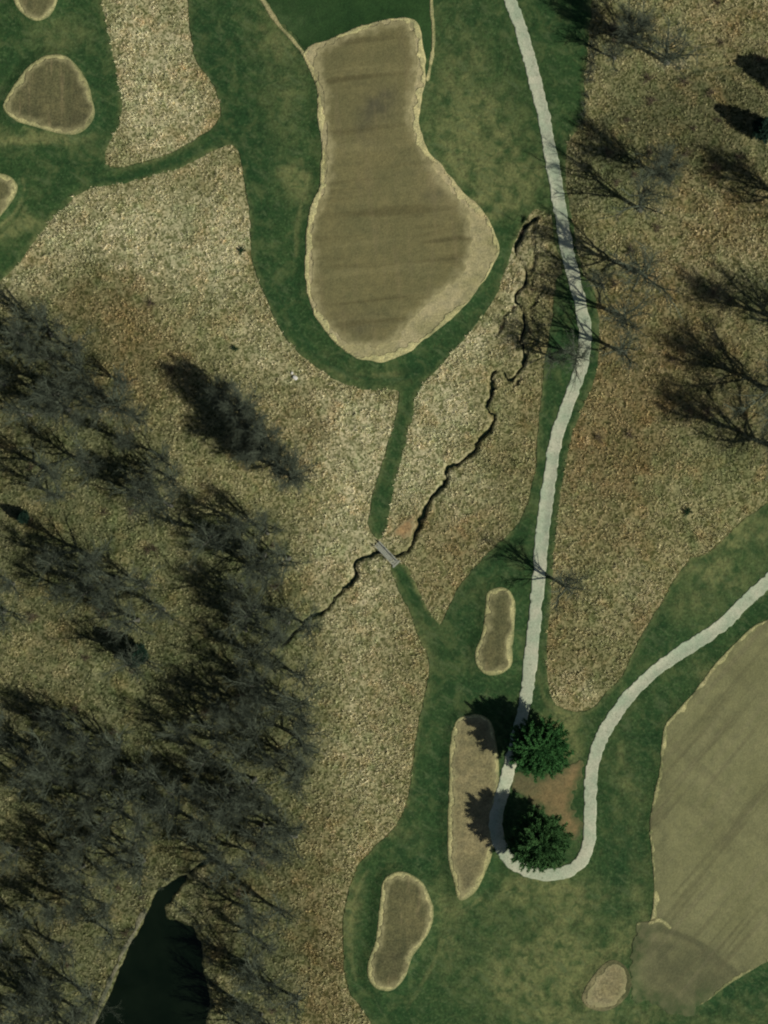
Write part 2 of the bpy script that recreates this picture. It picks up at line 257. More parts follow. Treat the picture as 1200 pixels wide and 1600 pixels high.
def mottle(k, c):
    c = k.mix(k.rng(k.noise(.28, 4, .68, .6), .49, .72, 0, .8), c, (.085,.112,.038))
    c = k.mix(k.rng(k.noise(.9, 3, .6, .5, k.mapping(1.0, (1, .35, 1))), .54, .70, 0, .55), c, (.080,.112,.046))
    c = k.mix(k.rng(k.noise(1.9, 2, .5), .60, .72, 0, .45), c, (.095,.125,.050))
    return k.mix(k.rng(k.noise(.5, 3, .6, .9), .50, .66, 0, .6), c, (.015,.046,.013))
MAT['rough'] = turf('mown_rough', (.020,.050,.015), (.033,.066,.020), (.130,.142,.054), (.016,.046,.015), .34, .5, grain=1.9, extra=mottle)
MAT['green'] = turf('close_green', (.016,.043,.012), (.025,.058,.016), (.05,.085,.03), (.014,.038,.012), .22, .3)
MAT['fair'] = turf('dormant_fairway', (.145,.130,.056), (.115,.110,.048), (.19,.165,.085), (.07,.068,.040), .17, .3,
                   stripes=[(math.radians(6), (.025, .42, 1), .70, (.078,.070,.030)), (math.radians(6), (.04, .33, 1), .35, (.20,.18,.082)), (math.radians(93), (.05, .5, 1), .25, (.18,.15,.075))], fade=(.30,.27,.135))
MAT['fair2'] = turf('striped_fairway', (.172,.170,.080), (.142,.143,.064), (.19,.175,.09), (.082,.086,.042), .15, .3,
                   stripes=[(math.radians(50), (.022, .55, 1), .6, (.095,.093,.045)), (math.radians(50), (.05, .8, 1), .25, (.17,.155,.085)), (math.radians(-40), (.03, .25, 1), .25, (.09,.086,.045))], fade=(.036,.066,.022))
MAT['tee'] = turf('dormant_tee', (.118,.110,.050), (.088,.090,.040), (.19,.165,.085), (.060,.058,.030), .34, .4,
                   stripes=[(math.radians(88), (.08, .7, 1), .5, (.19,.155,.080)), (math.radians(88), (.1, .9, 1), .4, (.06,.065,.03))], fade=(.27,.25,.12))
MAT['tee2'] = turf('pale_tee', (.215,.185,.095), (.165,.150,.072), (.24,.215,.12), (.085,.082,.043), .34, .4, fade=(.27,.25,.12))
MAT['straw'] = turf('straw_border', (.44,.405,.20), (.31,.295,.135), (.34,.29,.15), (.16,.16,.07), .36, .5, grain=3.0, fade=(.10,.12,.045))
MAT['tramp'] = turf('worn_apron', (.37,.32,.18), (.23,.215,.10), (.34,.29,.15), (.16,.16,.07), .25, .4)
MAT['rim'] = turf('worn_dark_rim', (.085,.085,.038), (.06,.07,.03), (.2,.18,.09), (.04,.05,.02), .3, .4)
MAT['soil'] = turf('orange_soil', (.29,.185,.085), (.22,.155,.075), (.24,.17,.09), (.12,.09,.05), .4, .4, fade=(.26,.235,.12))
MAT['dirt'] = turf('bare_dirt', (.20,.140,.062), (.105,.100,.046), (.24,.17,.09), (.12,.09,.05), .25, .3, fade=(.045,.072,.026))
MAT['bank'] = turf('gravel_bank', (.15,.14,.09), (.09,.095,.06), (.24,.2,.12), (.12,.1,.07), .45, .5)
# path: weathered crushed stone
m, t, b = newmat('path_stone'); k = NB(t)
c = k.mix(k.rng(k.noise(.25, 4, .6), .35, .65), (.30,.355,.235), (.43,.43,.30))
c = k.mix(k.rng(k.noise(.9, 4, .7, .6), .55, .75, 0, .55), c, (.22,.25,.165))
c = k.mix(k.rng(k.noise(1.8, 4, .7, .3), .58, .70, 0, .7), c, (.17,.20,.12))
c = k.mix(1.0, c, k.mix(k.rng(k.noise(3, 4, .7), .3, .7), grey(.76), grey(1.18)), 'MULTIPLY')
t.links.new(c, b.inputs['Base Color']); k.bump(b, k.noise(6, 2), .2, .1); MAT['path'] = m
# meadow ground
m, t, b = newmat('meadow_ground'); k = NB(t)
def field_colour(k, base1, base2, olive, brown, wood, pale):
    c = k.mix(k.rng(k.noise(.09, 4, .6), .35, .65), base1, base2)
    c = k.mix(k.rng(k.attr('pale'), 0, 1, 0, .9), c, pale)
    c = k.mix(k.rng(k.attr('olive'), 0, 1, 0, .8), c, olive)
    c = k.mix(k.rng(k.attr('brown'), 0, 1, 0, .8), c, brown)
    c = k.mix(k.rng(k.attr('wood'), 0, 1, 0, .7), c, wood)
    c = k.mix(1.0, c, k.mix(k.rng(k.noise(.22, 5, .68, .8), .33, .67), (.76,.80,.72), (1.16,1.13,1.12)), 'MULTIPLY')
    c = k.mix(k.rng(k.noise(.17, 3, .6, .5), .54, .66, 0, .35), c, k.mix(1.0, c, (1.12,.86,.70), 'MULTIPLY'))
    g = k.noise(.33, 4, .65, .4)
    return k.mix(k.rng(g, .50, .72, 0, .55), c, k.mix(1.0, c, (.70,.92,.72), 'MULTIPLY'))
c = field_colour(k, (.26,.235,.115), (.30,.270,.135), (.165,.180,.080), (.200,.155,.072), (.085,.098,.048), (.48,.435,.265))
v1 = k.noise(1.7, 2, .6, .8)
c = k.mix(k.rng(v1, .40, .60), k.mix(1.0, c, (.26,.30,.20), 'MULTIPLY'), c)
t.links.new(c, b.inputs['Base Color']); k.bump(b, v1, .6, .5); MAT['meadow'] = m
# grass tufts
m, t, b = newmat('dry_grass_blades'); k = NB(t)
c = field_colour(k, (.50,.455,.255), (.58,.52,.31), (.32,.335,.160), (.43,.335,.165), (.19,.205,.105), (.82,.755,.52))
c = k.mix(1.0, c, k.mix(k.rng(k.noise(1.5, 3, .7), .32, .68), (.56,.60,.50), (1.30,1.27,1.27)), 'MULTIPLY')
t.links.new(c, b.inputs['Base Color']); MAT['tuft'] = m
# water
m, t, b = newmat('dark_water'); k = NB(t)
b.inputs['Roughness'].default_value = .12; b.inputs['Specular IOR Level'].default_value = .16
c = k.mix(k.rng(k.noise(.15, 3), .35, .65), (.0025,.0055,.0025), (.0045,.0085,.004)); t.links.new(c, b.inputs['Base Color'])
k.bump(b, k.noise(1.5, 3, .5), .04, .1); MAT['water'] = m
def simple(name, a, b_, sc, spec=.15, rough=.85, bump=.4):
    m, t, b = newmat(name); k = NB(t); n = k.noise(sc, 4, .6)
    t.links.new(k.mix(k.rng(n, .3, .7), a, b_), b.inputs['Base Color']); b.inputs['Specular IOR Level'].default_value = spec; b.inputs['Roughness'].default_value = rough
    k.bump(b, n, bump, .1); return m
MAT['bark'] = simple('grey_bark', (.075,.078,.060), (.125,.125,.10), 3)
MAT['twig'] = simple('grey_twigs', (.062,.078,.052), (.106,.124,.082), .8)
MAT['brush'] = simple('brush_twigs', (.095,.075,.048), (.17,.135,.085), 1.2)
MAT['pinebark'] = simple('pine_bark', (.09,.065,.045), (.14,.10,.07), 4)
MAT['needle'] = simple('pine_needles', (.022,.088,.022), (.060,.165,.044), .9)
MAT['needle3'] = simple('fir_needles', (.026,.080,.022), (.070,.155,.046), .7)
MAT['needle2'] = simple('cedar_needles', (.014,.035,.022), (.025,.060,.035), .9)
MAT['timber'] = simple('weathered_timber', (.20,.21,.165), (.30,.305,.24), 5)
MAT['timber2'] = simple('dark_timber', (.10,.10,.085), (.15,.15,.12), 5)
MAT['stone'] = simple('pale_stone', (.42,.41,.36), (.62,.60,.54), 4)
MAT['leaf'] = simple('shrub_leaves', (.03,.07,.03), (.06,.11,.045), 2)

# ------------------------------------------------------------------ sheets cut from the terrain grid
IDX = np.arange(nx*ny).reshape(ny, nx)
a_ = IDX[:-1, :-1].ravel(); b_ = IDX[:-1, 1:].ravel(); c_ = IDX[1:, 1:].ravel(); e_ = IDX[1:, :-1].ravel()
TRI = np.concatenate([np.stack([a_, b_, c_], 1), np.stack([a_, c_, e_], 1)])
FX = GX.ravel(); FY = GY.ravel(); FA = {k_: v.ravel() for k_, v in ATTR.items()}
def mesh_from(name, V, T, mat, attrs=None, smooth_=True):
    me = bpy.data.meshes.new(name); V = np.asarray(V, np.float32); T = np.asarray(T, np.int32)
    me.vertices.add(len(V)); me.vertices.foreach_set('co', V.ravel())
    me.loops.add(T.size); me.loops.foreach_set('vertex_index', T.ravel())
    me.polygons.add(len(T)); kk = T.shape[1]
    me.polygons.foreach_set('loop_start', np.arange(len(T), dtype=np.int32)*kk)
    me.polygons.foreach_set('use_smooth', np.full(len(T), smooth_))
    me.update(calc_edges=True)
    if attrs:
        for n_, v in attrs.items():
            at = me.attributes.new(n_, 'FLOAT', 'POINT'); at.data.foreach_set('value', np.asarray(v, np.float32))
    me.materials.append(mat)
    o = bpy.data.objects.new(name, me); COL.objects.link(o); return o
def sheet(name, f, off, mat, Z=None, skirt=0.12, use=('dry', 'dark'), fw=0, fmask=None):
    if fw:      # growth thins towards the edge of the mown shape
        fa = sstep(fw, 0, f)*np.clip(1+1.2*vnoise(GX, GY, 1.4, 55), 0, 1.3)
        FA['fade'] = np.clip(fa*(1 if fmask is None else fmask), 0, 1).ravel(); use = use+('fade',)
    F = f.ravel(); Zf = (H if Z is None else Z).ravel()+off
    F = np.where(np.abs(F) < 1e-4, 1e-4, F)
    inn = F[TRI] > 0; cnt = inn.sum(1)
    full = TRI[cnt == 3]; tris = [full]
    cols = {k_: FA[k_] for k_ in use}
    ek = []; n0 = len(F)
    def ekey(p, q): return np.minimum(p, q).astype(np.int64)*(nx*ny)+np.maximum(p, q)
    bnd = []
    for want in (1, 2):
        sel = TRI[cnt == want]; si = inn[cnt == want]
        odd = si if want == 1 else ~si
        r = np.argmax(odd, 1); ar = np.arange(len(sel))
        p = sel[ar, r]; q = sel[ar, (r+1) % 3]; s_ = sel[ar, (r+2) % 3]
        k1 = ekey(p, q); k2 = ekey(p, s_); ek.append((want, p, q, s_, k1, k2))
    allk = np.unique(np.concatenate([e[4] for e in ek]+[e[5] for e in ek]))
    lo = allk//(nx*ny); hi = allk % (nx*ny)
    tt = F[lo]/(F[lo]-F[hi])
    lerp = lambda A: A[lo]*(1-tt)+A[hi]*tt
    EX, EY, EZ = lerp(FX), lerp(FY), lerp(Zf)
    for want, p, q, s_, k1, k2 in ek:
        i1 = n0+np.searchsorted(allk, k1); i2 = n0+np.searchsorted(allk, k2)
        if want == 1: tris.append(np.stack([p, i1, i2], 1)); bnd.append(np.stack([i1, i2], 1))
        else: tris.append(np.stack([i1, q, s_], 1)); tris.append(np.stack([i1, s_, i2], 1)); bnd.append(np.stack([i2, i1], 1))
    T = np.concatenate(tris); AX = np.concatenate([FX, EX]); AY = np.concatenate([FY, EY]); AZ = np.concatenate([Zf, EZ])
    at = {k_: np.concatenate([v, lerp(v)]) for k_, v in cols.items()}
    if skirt:
        B = np.concatenate(bnd); m_ = len(AX); ne = len(EX)
        AX = np.concatenate([AX, EX]); AY = np.concatenate([AY, EY]); AZ = np.concatenate([AZ, EZ-skirt])
        at = {k_: np.concatenate([v, v[n0:n0+ne]]) for k_, v in at.items()}
        low = B-n0+m_
        T = np.concatenate([T, np.stack([B[:, 1], B[:, 0], low[:, 0]], 1), np.stack([B[:, 1], low[:, 0], low[:, 1]], 1)])
    used, inv = np.unique(T, return_inverse=True); T = inv.reshape(T.shape)
    o = mesh_from(name, np.stack([AX[used], AY[used], AZ[used]], 1), T, mat, {k_: v[used] for k_, v in at.items()})
    o['kind'] = 'structure'; return o

# ground: the fine terrain plus a wide frame out to the horizon
V = np.stack([FX, FY, H.ravel()], 1); T = TRI
R = 3000.0
base = len(V); ring = [(X0, Y0), (X1, Y0), (X1, Y1), (X0, Y1)]; far = [(-R, -R), (R, -R), (R, R), (-R, R)]
rimids = [list(IDX[0, :]), list(IDX[:, -1]), list(IDX[-1, ::-1]), list(IDX[::-1, 0])]
V = np.concatenate([V, np.array([(x, y, 0.0) for x, y in far])])
ft = []
for s_ in range(4):
    ids = rimids[s_]; f0 = base+s_; f1 = base+(s_+1) % 4
    mid = len(ids)//2
    for i in range(len(ids)-1):
        ft.append((ids[i+1], ids[i], f0 if i < mid else f1))
    ft.append((ids[mid], f0, f1))
T = np.concatenate([T, np.array(ft)])
ga = {k_: np.concatenate([FA[k_], np.full(4, .4)]) for k_ in ('olive', 'brown', 'wood', 'pale')}
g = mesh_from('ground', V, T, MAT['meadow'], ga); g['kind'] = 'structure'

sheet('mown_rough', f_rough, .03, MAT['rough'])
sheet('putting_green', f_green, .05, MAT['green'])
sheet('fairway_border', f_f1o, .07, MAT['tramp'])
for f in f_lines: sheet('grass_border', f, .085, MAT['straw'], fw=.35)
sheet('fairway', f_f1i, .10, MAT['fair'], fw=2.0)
fl = np.maximum.reduce([np.minimum(f_f1o, .75+rag-np.abs(f_f1o-.55))])
sheet('grass_border', np.minimum(f_f1o-.05, .75-f_f1o+rag+1.5*vnoise(GX, GY, 6, 91)+.35*diss), .135, MAT['straw'])
PXX = GX/S+600; PYY = 800-GY/S
f_f2 = f_f2+np.where((PYY > 1440) & (PXX < 1085), .35*diss+2.0*vnoise(GX, GY, 4, 94)+1.5, 0)
sheet('fairway', f_f2, .06, MAT['fair2'], fw=5.0, fmask=sstep(1425, 1465, PYY)*sstep(1130, 1080, PXX))
upper = np.maximum(1446-PYY, PXX-1095)*S
sheet('grass_border', np.minimum.reduce([f_f2, .55-f_f2+rag+.9*vnoise(GX, GY, 4, 92)+.3*diss, upper]), .085, MAT['straw'], fw=.4)
for i, f in enumerate(f_tee):
    sheet('tee_border', f, .07, MAT['rim' if i == 6 else 'straw'], fw=.5)
    sheet('tee_box', f-(.68 if i < 6 else .75)+rag*1.1+.5*vnoise(GX, GY, 2.4, 93)+.25*diss, .09, MAT['tee2' if i in (4, 6) else 'tee'], fw=1.1)
sheet('bare_dirt', f_dirt, .06, MAT['dirt'], fw=1.7)
sheet('bare_dirt', f_soil, .05, MAT['soil'], fw=.8)
sheet('pond_bank', f_bank, .04, MAT['bank'])
sheet('cart_path', f_path, .14, MAT['path'], skirt=.16)
ZS = HB-.60+.10*(np.minimum.reduce([H-HB, 0*H]) > -.05)
sheet('stream', np.minimum(.28+.3*vnoise(GX, GY, 2.0, 16)-d_str, -f_pond+1.5), 0, MAT['water'], Z=ZS, skirt=0)
sheet('pond', f_pond-.05, 0, MAT['water'], Z=np.full(H.shape, -.55), skirt=0)

# ------------------------------------------------------------------ tall dry grass in the meadow and under the trees
rs = np.random.RandomState(5)
N = 230000
tx = rs.uniform(X0+2, X1-2, N); ty = rs.uniform(Y0+2, Y1-2, N)
occ = grid_at(np.maximum.reduce([f_rough, f_path+.6, f_pond+.3, f_dirt, 1.0-d_str, f_bank, f_soil]), tx, ty)
den = grid_at(A_WOOD, tx, ty)*.45
keep = (occ < .22*rs.rand(N)**2-.08) & (rs.rand(N) > den) & (vnoise(tx, ty, .85, 77)+.6*vnoise(tx, ty, .5, 79)+.5*vnoise(tx, ty, 3.5, 80) > .01)
tx = tx[keep]; ty = ty[keep]; n = len(tx)
tz = grid_at(H, tx, ty); K = 7
sc = rs.uniform(.6, 1.25, n)*(1+.5*vnoise(tx, ty, 9, 78))
az = rs.uniform(0, 2*math.pi, (n, K)); lean = rs.uniform(.08, .55, (n, K))*sc[:, None]; hh = rs.uniform(.3, .75, (n, K))*sc[:, None]
r0 = rs.uniform(0, .16, (n, K))
bx = tx[:, None]+np.cos(az)*r0; by = ty[:, None]+np.sin(az)*r0; wv = .055+.05*rs.rand(n, K)
px_, py_ = -np.sin(az)*wv, np.cos(az)*wv
bz = np.repeat(tz[:, None], K, 1)-.05
v0 = np.stack([bx-px_, by-py_, bz], -1); v1_ = np.stack([bx+px_, by+py_, bz], -1)
v2 = np.stack([bx+np.cos(az)*lean, by+np.sin(az)*lean, bz+.05+hh], -1)
V = np.stack([v0, v1_, v2], 2).reshape(-1, 3); T = np.arange(len(V)).reshape(-1, 3)
gat = {k_: np.repeat(grid_at(ATTR[k_], tx, ty), K*3) for k_ in ('olive', 'brown', 'wood', 'pale')}
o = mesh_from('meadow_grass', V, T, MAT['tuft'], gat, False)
o['kind'] = 'stuff'; o['label'] = 'tall dry straw coloured grass covering the unmown meadows and wood floor'; o['category'] = 'dry grass'

# ------------------------------------------------------------------ plants
class MB:
    def __init__(s): s.V = []; s.F = []
    def tube(s, pts, rad, n=5):
        base = len(s.V); prev = None
        for i, p in enumerate(pts):
            d_ = (pts[min(i+1, len(pts)-1)]-pts[max(i-1, 0)]).normalized()
            u = d_.orthogonal().normalized() if prev is None else (prev-d_*prev.dot(d_)).normalized()
            prev = u; v = d_.cross(u)
            for k_ in range(n):
                a = 2*math.pi*k_/n; s.V.append(p+(u*math.cos(a)+v*math.sin(a))*rad[i])
        for i in range(len(pts)-1):
            for k_ in range(n):
                a = base+i*n+k_; b = base+i*n+(k_+1) % n
                s.F.append((a, b, b+n)); s.F.append((a, b+n, a+n))
    def tri(s, a, b, c): i = len(s.V); s.V += [a, b, c]; s.F.append((i, i+1, i+2))
    def box(s, c, sx, sy, sz, M=None):
        i = len(s.V)
        for z in (-1, 1):
            for x, y in ((-1, -1), (1, -1), (1, 1), (-1, 1)):
                v = Vector((x*sx/2, y*sy/2, z*sz/2)); v = (M @ v if M else v)+Vector(c); s.V.append(v)
        for q in ((0,3,2,1), (4,5,6,7), (0,1,5,4), (1,2,6,5), (2,3,7,6), (3,0,4,7)):
            s.F.append((i+q[0], i+q[1], i+q[2])); s.F.append((i+q[0], i+q[2], i+q[3]))
    def build(s, name, mat, parent=None, sm=False):
        o = mesh_from(name, np.array([tuple(v) for v in s.V]), np.array(s.F), mat, None, sm)
        if parent: o.parent = parent
        return o
def empty(name, loc): o = bpy.data.objects.new(name, None); COL.objects.link(o); o.location = loc; return o
def tag(o, label, cat, group=None):
    o['label'] = label; o['category'] = cat
    if group: o['group'] = group
def rdir(rnd, d_, spread):
    v = Vector((rnd.gauss(0, 1), rnd.gauss(0, 1), rnd.gauss(0, 1))).normalized()
    return (d_+v*spread).normalized()
def grow(rnd, p, d_, L, up, n=5, wob=.12):
    pts = [p.copy()]; q = p.copy(); dd = d_.copy()
    for i in range(n):
        dd = (dd+Vector((rnd.gauss(0, wob), rnd.gauss(0, wob), rnd.gauss(0, wob)+up))).normalized()
        q = q+dd*(L/n); pts.append(q.copy())
    return pts
def at(pts, t):
    f = t*(len(pts)-1); i = min(int(f), len(pts)-2); u = f-i
    return pts[i]*(1-u)+pts[i+1]*u, (pts[i+1]-pts[i]).normalized()
def twig(mb, rnd, p, d_, L, w_):
    s_ = d_.cross(Vector((rnd.gauss(0, 1), rnd.gauss(0, 1), rnd.gauss(0, 1)))).normalized()*w_*.5
    mb.tri(p-s_, p+s_, p+d_*L)
def bare_tree(seed, h, nl=12, wide=1.0, dens=1.0, upr=0):
    rnd = random.Random(seed); root = empty('bare_tree', (0, 0, 0)); tr = MB(); cr = MB()
    lead = grow(rnd, Vector((0, 0, -.3)), Vector((rnd.gauss(0, .04), rnd.gauss(0, .04), 1)).normalized(), h*.82, .12, 9, .07)
    r0 = h*.024
    tr.tube(lead, [r0*1.5]+[r0*(1-.85*i/9) for i in range(1, 10)], 7)
    for i in range(nl):
        t = .20+.66*((i+.5)/nl); p, dd = at(lead, t); a = i*2.4+rnd.gauss(0, .3)
        el = math.radians(rnd.uniform(28, 50)+28*t+upr)
        dv = Vector((math.cos(a)*math.cos(el), math.sin(a)*math.cos(el), math.sin(el)))
        L = h*(.44-.26*max(0, t-.25))*rnd.uniform(.8, 1.15)*wide
        limb = grow(rnd, p, dv, L, .06, 6, .13); rl = r0*(.62-.40*t)
        cr.tube(limb, [rl*(1-.8*j/6) for j in range(7)], 4)
        for j in range(int(17*dens)):
            tt = .16+.84*(j+rnd.random())/int(17*dens); q, dq = at(limb, min(tt, .99))
            sub = grow(rnd, q, rdir(rnd, dq, .75), L*rnd.uniform(.2, .55)*(1.2-.45*tt), .10, 4, .13)
            rr = rl*.42
            cr.tube(sub, [rr, rr*.8, rr*.6, rr*.45, rr*.2], 3)
            for m_ in range(int(8*dens)):
                u = .15+.85*rnd.random(); s2, ds = at(sub, min(u, .99)); d2 = rdir(rnd, ds, .6); L2 = rnd.uniform(.7, 1.6)*h/18
                twig(cr, rnd, s2, d2, L2, .050)
                for e in range(4):
                    twig(cr, rnd, s2+d2*L2*rnd.uniform(.1, .9), rdir(rnd, d2, .7), rnd.uniform(.5, 1.3)*h/18, .030)
    for i in range(40):
        p, dd = at(lead, rnd.uniform(.75, 1)); twig(cr, rnd, p, rdir(rnd, dd, .8), 1.1, .05)
    tr.build('trunk', MAT['bark'], root, True); cr.build('crown', MAT['twig'], root); return root
def conifer(seed, h, R_, mat, cone=.45, lo=.12):
    rnd = random.Random(seed); root = empty('pine_tree', (0, 0, 0)); tr = MB(); cr = MB()
    lead = grow(rnd, Vector((0, 0, -.2)), Vector((0, 0, 1)), h*.97, .1, 8, .02); tr.tube(lead, [h*.022*(1-.9*i/8) for i in range(9)], 8)
    nw = 15
    for wv_ in range(nw):
        t = lo+(.98-lo)*wv_/(nw-1); z = h*t
        tq = (t-lo)/(1-lo); prof = (1-tq**(1/cone))**.5*min(1, (tq+.3)/.5); rad = max(.8, R_*prof)
        nb = 17 if t < .85 else 9
        for b_i in range(nb):
            a = 2*math.pi*(b_i+rnd.random()*.8)/nb+wv_*.7; p, _ = at(lead, min(t, .99)); p = p+Vector((0, 0, rnd.uniform(-.35, .35)))
            L = rad*rnd.uniform(.72, 1.06); el = rnd.uniform(-.05, .22)+.5*max(0, t-.6)
            br = grow(rnd, p, Vector((math.cos(a)*math.cos(el), math.sin(a)*math.cos(el), math.sin(el))), L, .03, 4, .06)
            cr.tube(br, [.05, .04, .03, .02, .01], 3)
            nt_ = int(16+L*17)
            for m_ in range(nt_):
                u = .12+.88*(m_+rnd.random())/nt_; q, dq = at(br, min(u, .995)); ww = 1.0*(1-u*.35)*min(1, L/2.5)
                side = rdir(rnd, dq*.5, .9); q = q+side*rnd.random()*ww*.7
                for e in range(4):
                    d2 = rdir(rnd, (dq+Vector((0, 0, .25))), .75); twig(cr, rnd, q, d2, rnd.uniform(.3, .65), .19)
    tr.build('trunk', MAT['pinebark'], root, True); cr.build('crown', mat, root); return root
def shrub(seed, r, mat, leafy=False):
    rnd = random.Random(seed); mb = MB()
    for i in range(22):
        a = rnd.uniform(0, 6.28); el = rnd.uniform(.5, 1.4)
        st = grow(rnd, Vector((rnd.gauss(0, .1*r), rnd.gauss(0, .1*r), -.1)), Vector((math.cos(a)*math.cos(el), math.sin(a)*math.cos(el), math.sin(el))), r*1.15, -.02, 4, .15)
        mb.tube(st, [.035, .03, .02, .015, .008], 3)
        for j in range(40 if not leafy else 60):
            q, dq = at(st, rnd.uniform(.2, .99)); twig(mb, rnd, q, rdir(rnd, dq, .9), rnd.uniform(.2, .55)*r/1.5, .03 if not leafy else .12)
    return mb.build('shrub', mat)
def remove_tree(o):
    for ch in list(o.children): bpy.data.objects.remove(ch)
    bpy.data.objects.remove(o)
used = set()
def place(proto, px, py, scale, rot, label, cat, group=None, name=None, zs=1.0):
    x, y = W(px, py)
    if id(proto) not in used: used.add(id(proto)); o = proto
    else:
        o = proto.copy(); COL.objects.link(o)
        for ch in proto_children[id(proto)]:
            c2 = ch.copy(); COL.objects.link(c2); c2.parent = o
    o.location = (x, y, hz(x, y)); o.rotation_euler = (0, 0, rot); o.scale = (scale, scale, scale*zs)
    for k_ in ('group',):
        if k_ in o: del o[k_]
    tag(o, label, cat, group); return o
proto_children = {}
P = [bare_tree(100, 20, 13, .98, .68, 14), bare_tree(201, 20, 12, 1.08, .66, 10), bare_tree(302, 20, 15, .9, .66, 16), bare_tree(403, 20, 14, 1.02, .70, 12), bare_tree(504, 20, 11, 1.05, .62, 15), bare_tree(605, 18, 17, 1.12, .98, 6)]
PF = bare_tree(909, 20, 17, 1.15, .92, 8)
SP = [bare_tree(706, 20, 13, 1.2, .72, 4), bare_tree(807, 20, 12, 1.1, .70, 8)]      # open-grown, with bolder limbs
CT = conifer(11, 13.0, 6.5, MAT['needle'], .40, .20); CT2 = conifer(15, 13.2, 6.2, MAT['needle3'], .50, .16); CD = conifer(13, 12, 3.2, MAT['needle2'], .8)
SH = [shrub(21, 1.5, MAT['brush']), shrub(22, 1.7, MAT['brush'])]; SD = [shrub(31, 1.6, MAT['twig']), shrub(32, 1.6, MAT['twig'])]; SG = shrub(23, 1.3, MAT['leaf'], True)
for p_ in [PF]+P+SP+[CT, CT2, CD]+SH+SD+[SG]: proto_children[id(p_)] = list(p_.children)

# pines by the path
place(CT, 841, 1166, 1.0, .3, 'broad green pine beside the covered stretch of path, upper of the two pines', 'pine tree', 'pair of pines by the cart path', zs=.94)
place(CT2, 838, 1309, 1.06, 1.9, 'broad green pine inside the U bend of the path, lower of the two pines', 'pine tree', 'pair of pines by the cart path', zs=.94)
place(CD, 1192, 206, .8, .5, 'dark evergreen in brown scrub near the right border, lower of two evergreens', 'evergreen tree', 'dark evergreens at the right border')
place(CD, 1236, 132, .95, 2.2, 'large dark evergreen partly cut off at the right border, upper of two evergreens', 'evergreen tree', 'dark evergreens at the right border')
place(CD, 213, 1022, .8, 4.0, 'dark green evergreen standing among bare trees in the middle of the left wood', 'evergreen tree')
place(CD, 38, 808, .42, 1.0, 'small dark green evergreen among bare trees near the left border', 'evergreen tree')

# bare trees on the right, each its own
RT = [
 (1042, 98, SP[0], 1.0, .4, 'bare tree at top right with its trunk shadow ending on a pale grey patch'),
 (985, 58, P[5], .95, 1.2, 'bare dense tree at the top edge right of the cart path'),
 (960, 92, SP[1], .55, 2.0, 'small bare tree beside the dark hedge line at the top right'),
 (1030, 272, P[5], 1.0, 2.6, 'bare dense tree casting a dark shadow right of the path, below the hedge line'),
 (1000, 328, SP[1], .98, .9, 'bare tree right of the path whose straight shadow ends by a pale spot'),
 (992, 424, SP[0], 1.10, 3.1, 'tall bare tree whose long shadow crosses the path at the head of the stream'),
 (966, 492, SP[1], .95, 4.2, 'bare tree whose shadow crosses the path just above its right bend'),
 (976, 552, P[4], .90, 5.0, 'bare tree right of the path bend with a thin trunk shadow over the paving'),
 (900, 556, SP[0], .72, 2.2, 'bare tree standing close to the path bend with shadow reaching the stream'),
 (942, 448, P[3], .6, 3.9, 'middle sized bare tree just right of the path where two shadows cross it'),
 (862, 560, P[1], .55, 1.1, 'small bare tree on the left verge of the path bend'),
 (1196, 608, PF, 1.15, 1.7, 'bare fan shaped tree at right border, upper of the dark pair'),
 (1214, 702, PF, 1.18, 5.5, 'bare fan shaped tree at right border, lower of the dark pair'),
 (1244, 512, PF, 1.15, .2, 'bare tree cut off by the right border above the dark pair'),
 (1246, 328, PF, 1.0, 3.3, 'bare tree cut off by the right border below the evergreens'),
 (888, 918, SP[1], .80, 1.4, 'lone bare tree whose shadow crosses the path above the small upper tee'),
]
for px, py, pr, s_, r_, lab in RT: place(pr, px, py, s_, r_, lab, 'bare tree', 'bare trees along the right of the path')

# the wood on the left: shadow centres traced from the photo, bases set towards the sun
ZN = [(20,500,30,2),(60,550,35,3),(110,600,40,3),(40,620,30,2),(150,640,30,2),(70,720,35,2),(180,700,30,2),(215,745,25,2),
      (320,830,30,2),(385,845,30,3),(80,870,30,2),(130,900,35,2),(190,930,30,2),(180,990,20,1),(370,900,30,1),(365,980,30,2),(425,965,20,2),
      (330,1050,35,2),(395,1060,35,3),(425,1110,16,2),(290,1130,35,2),(370,1150,40,3),(418,1180,20,2),(60,1130,35,3),(120,1160,30,2),(25,1180,30,2),(130,1220,30,2),(200,1230,35,3),
      (280,1230,35,3),(350,1250,35,3),(395,1290,25,2),(330,1310,30,2),(80,1280,30,2),(15,1300,20,1),(100,1340,25,2),(170,1320,30,2),(20,1400,25,1),(110,1420,30,2),
      (50,1480,30,2),(20,1540,30,2),(90,1560,30,2),(375,1420,25,2),(380,1490,25,1),(370,1565,30,3),(420,1560,20,1),(-60,560,40,3),(-60,900,50,3),(-60,1150,50,4),(-60,1400,50,4),(60,1660,60,3),(400,1660,50,3)]
rnd = random.Random(9)
def zone_label(px, py):
    if py > 1370 and px > 330: return 'bare grey tree in the small clump right of the dark pond'
    if py > 1370: return 'bare grey tree in the wood left of the dark pond'
    if py < 680: return 'bare grey tree crowded in the dark upper left end of the wood'
    if py < 830 and px < 290: return 'bare grey tree in the loose upper part of the wood near the left border'
    if py < 930 and px > 290: return 'bare grey tree in the dark strip below the lone dense clump'
    if py < 1060 and px < 290: return 'bare grey tree in the diagonal belt through the pale grassy middle of the wood'
    if px > 385: return 'bare grey tree along the wood edge facing the pale meadow'
    if px > 230: return 'bare grey tree in the densest lower right block of the wood'
    return 'bare grey tree in the lower left wood above the pond'
spots = []
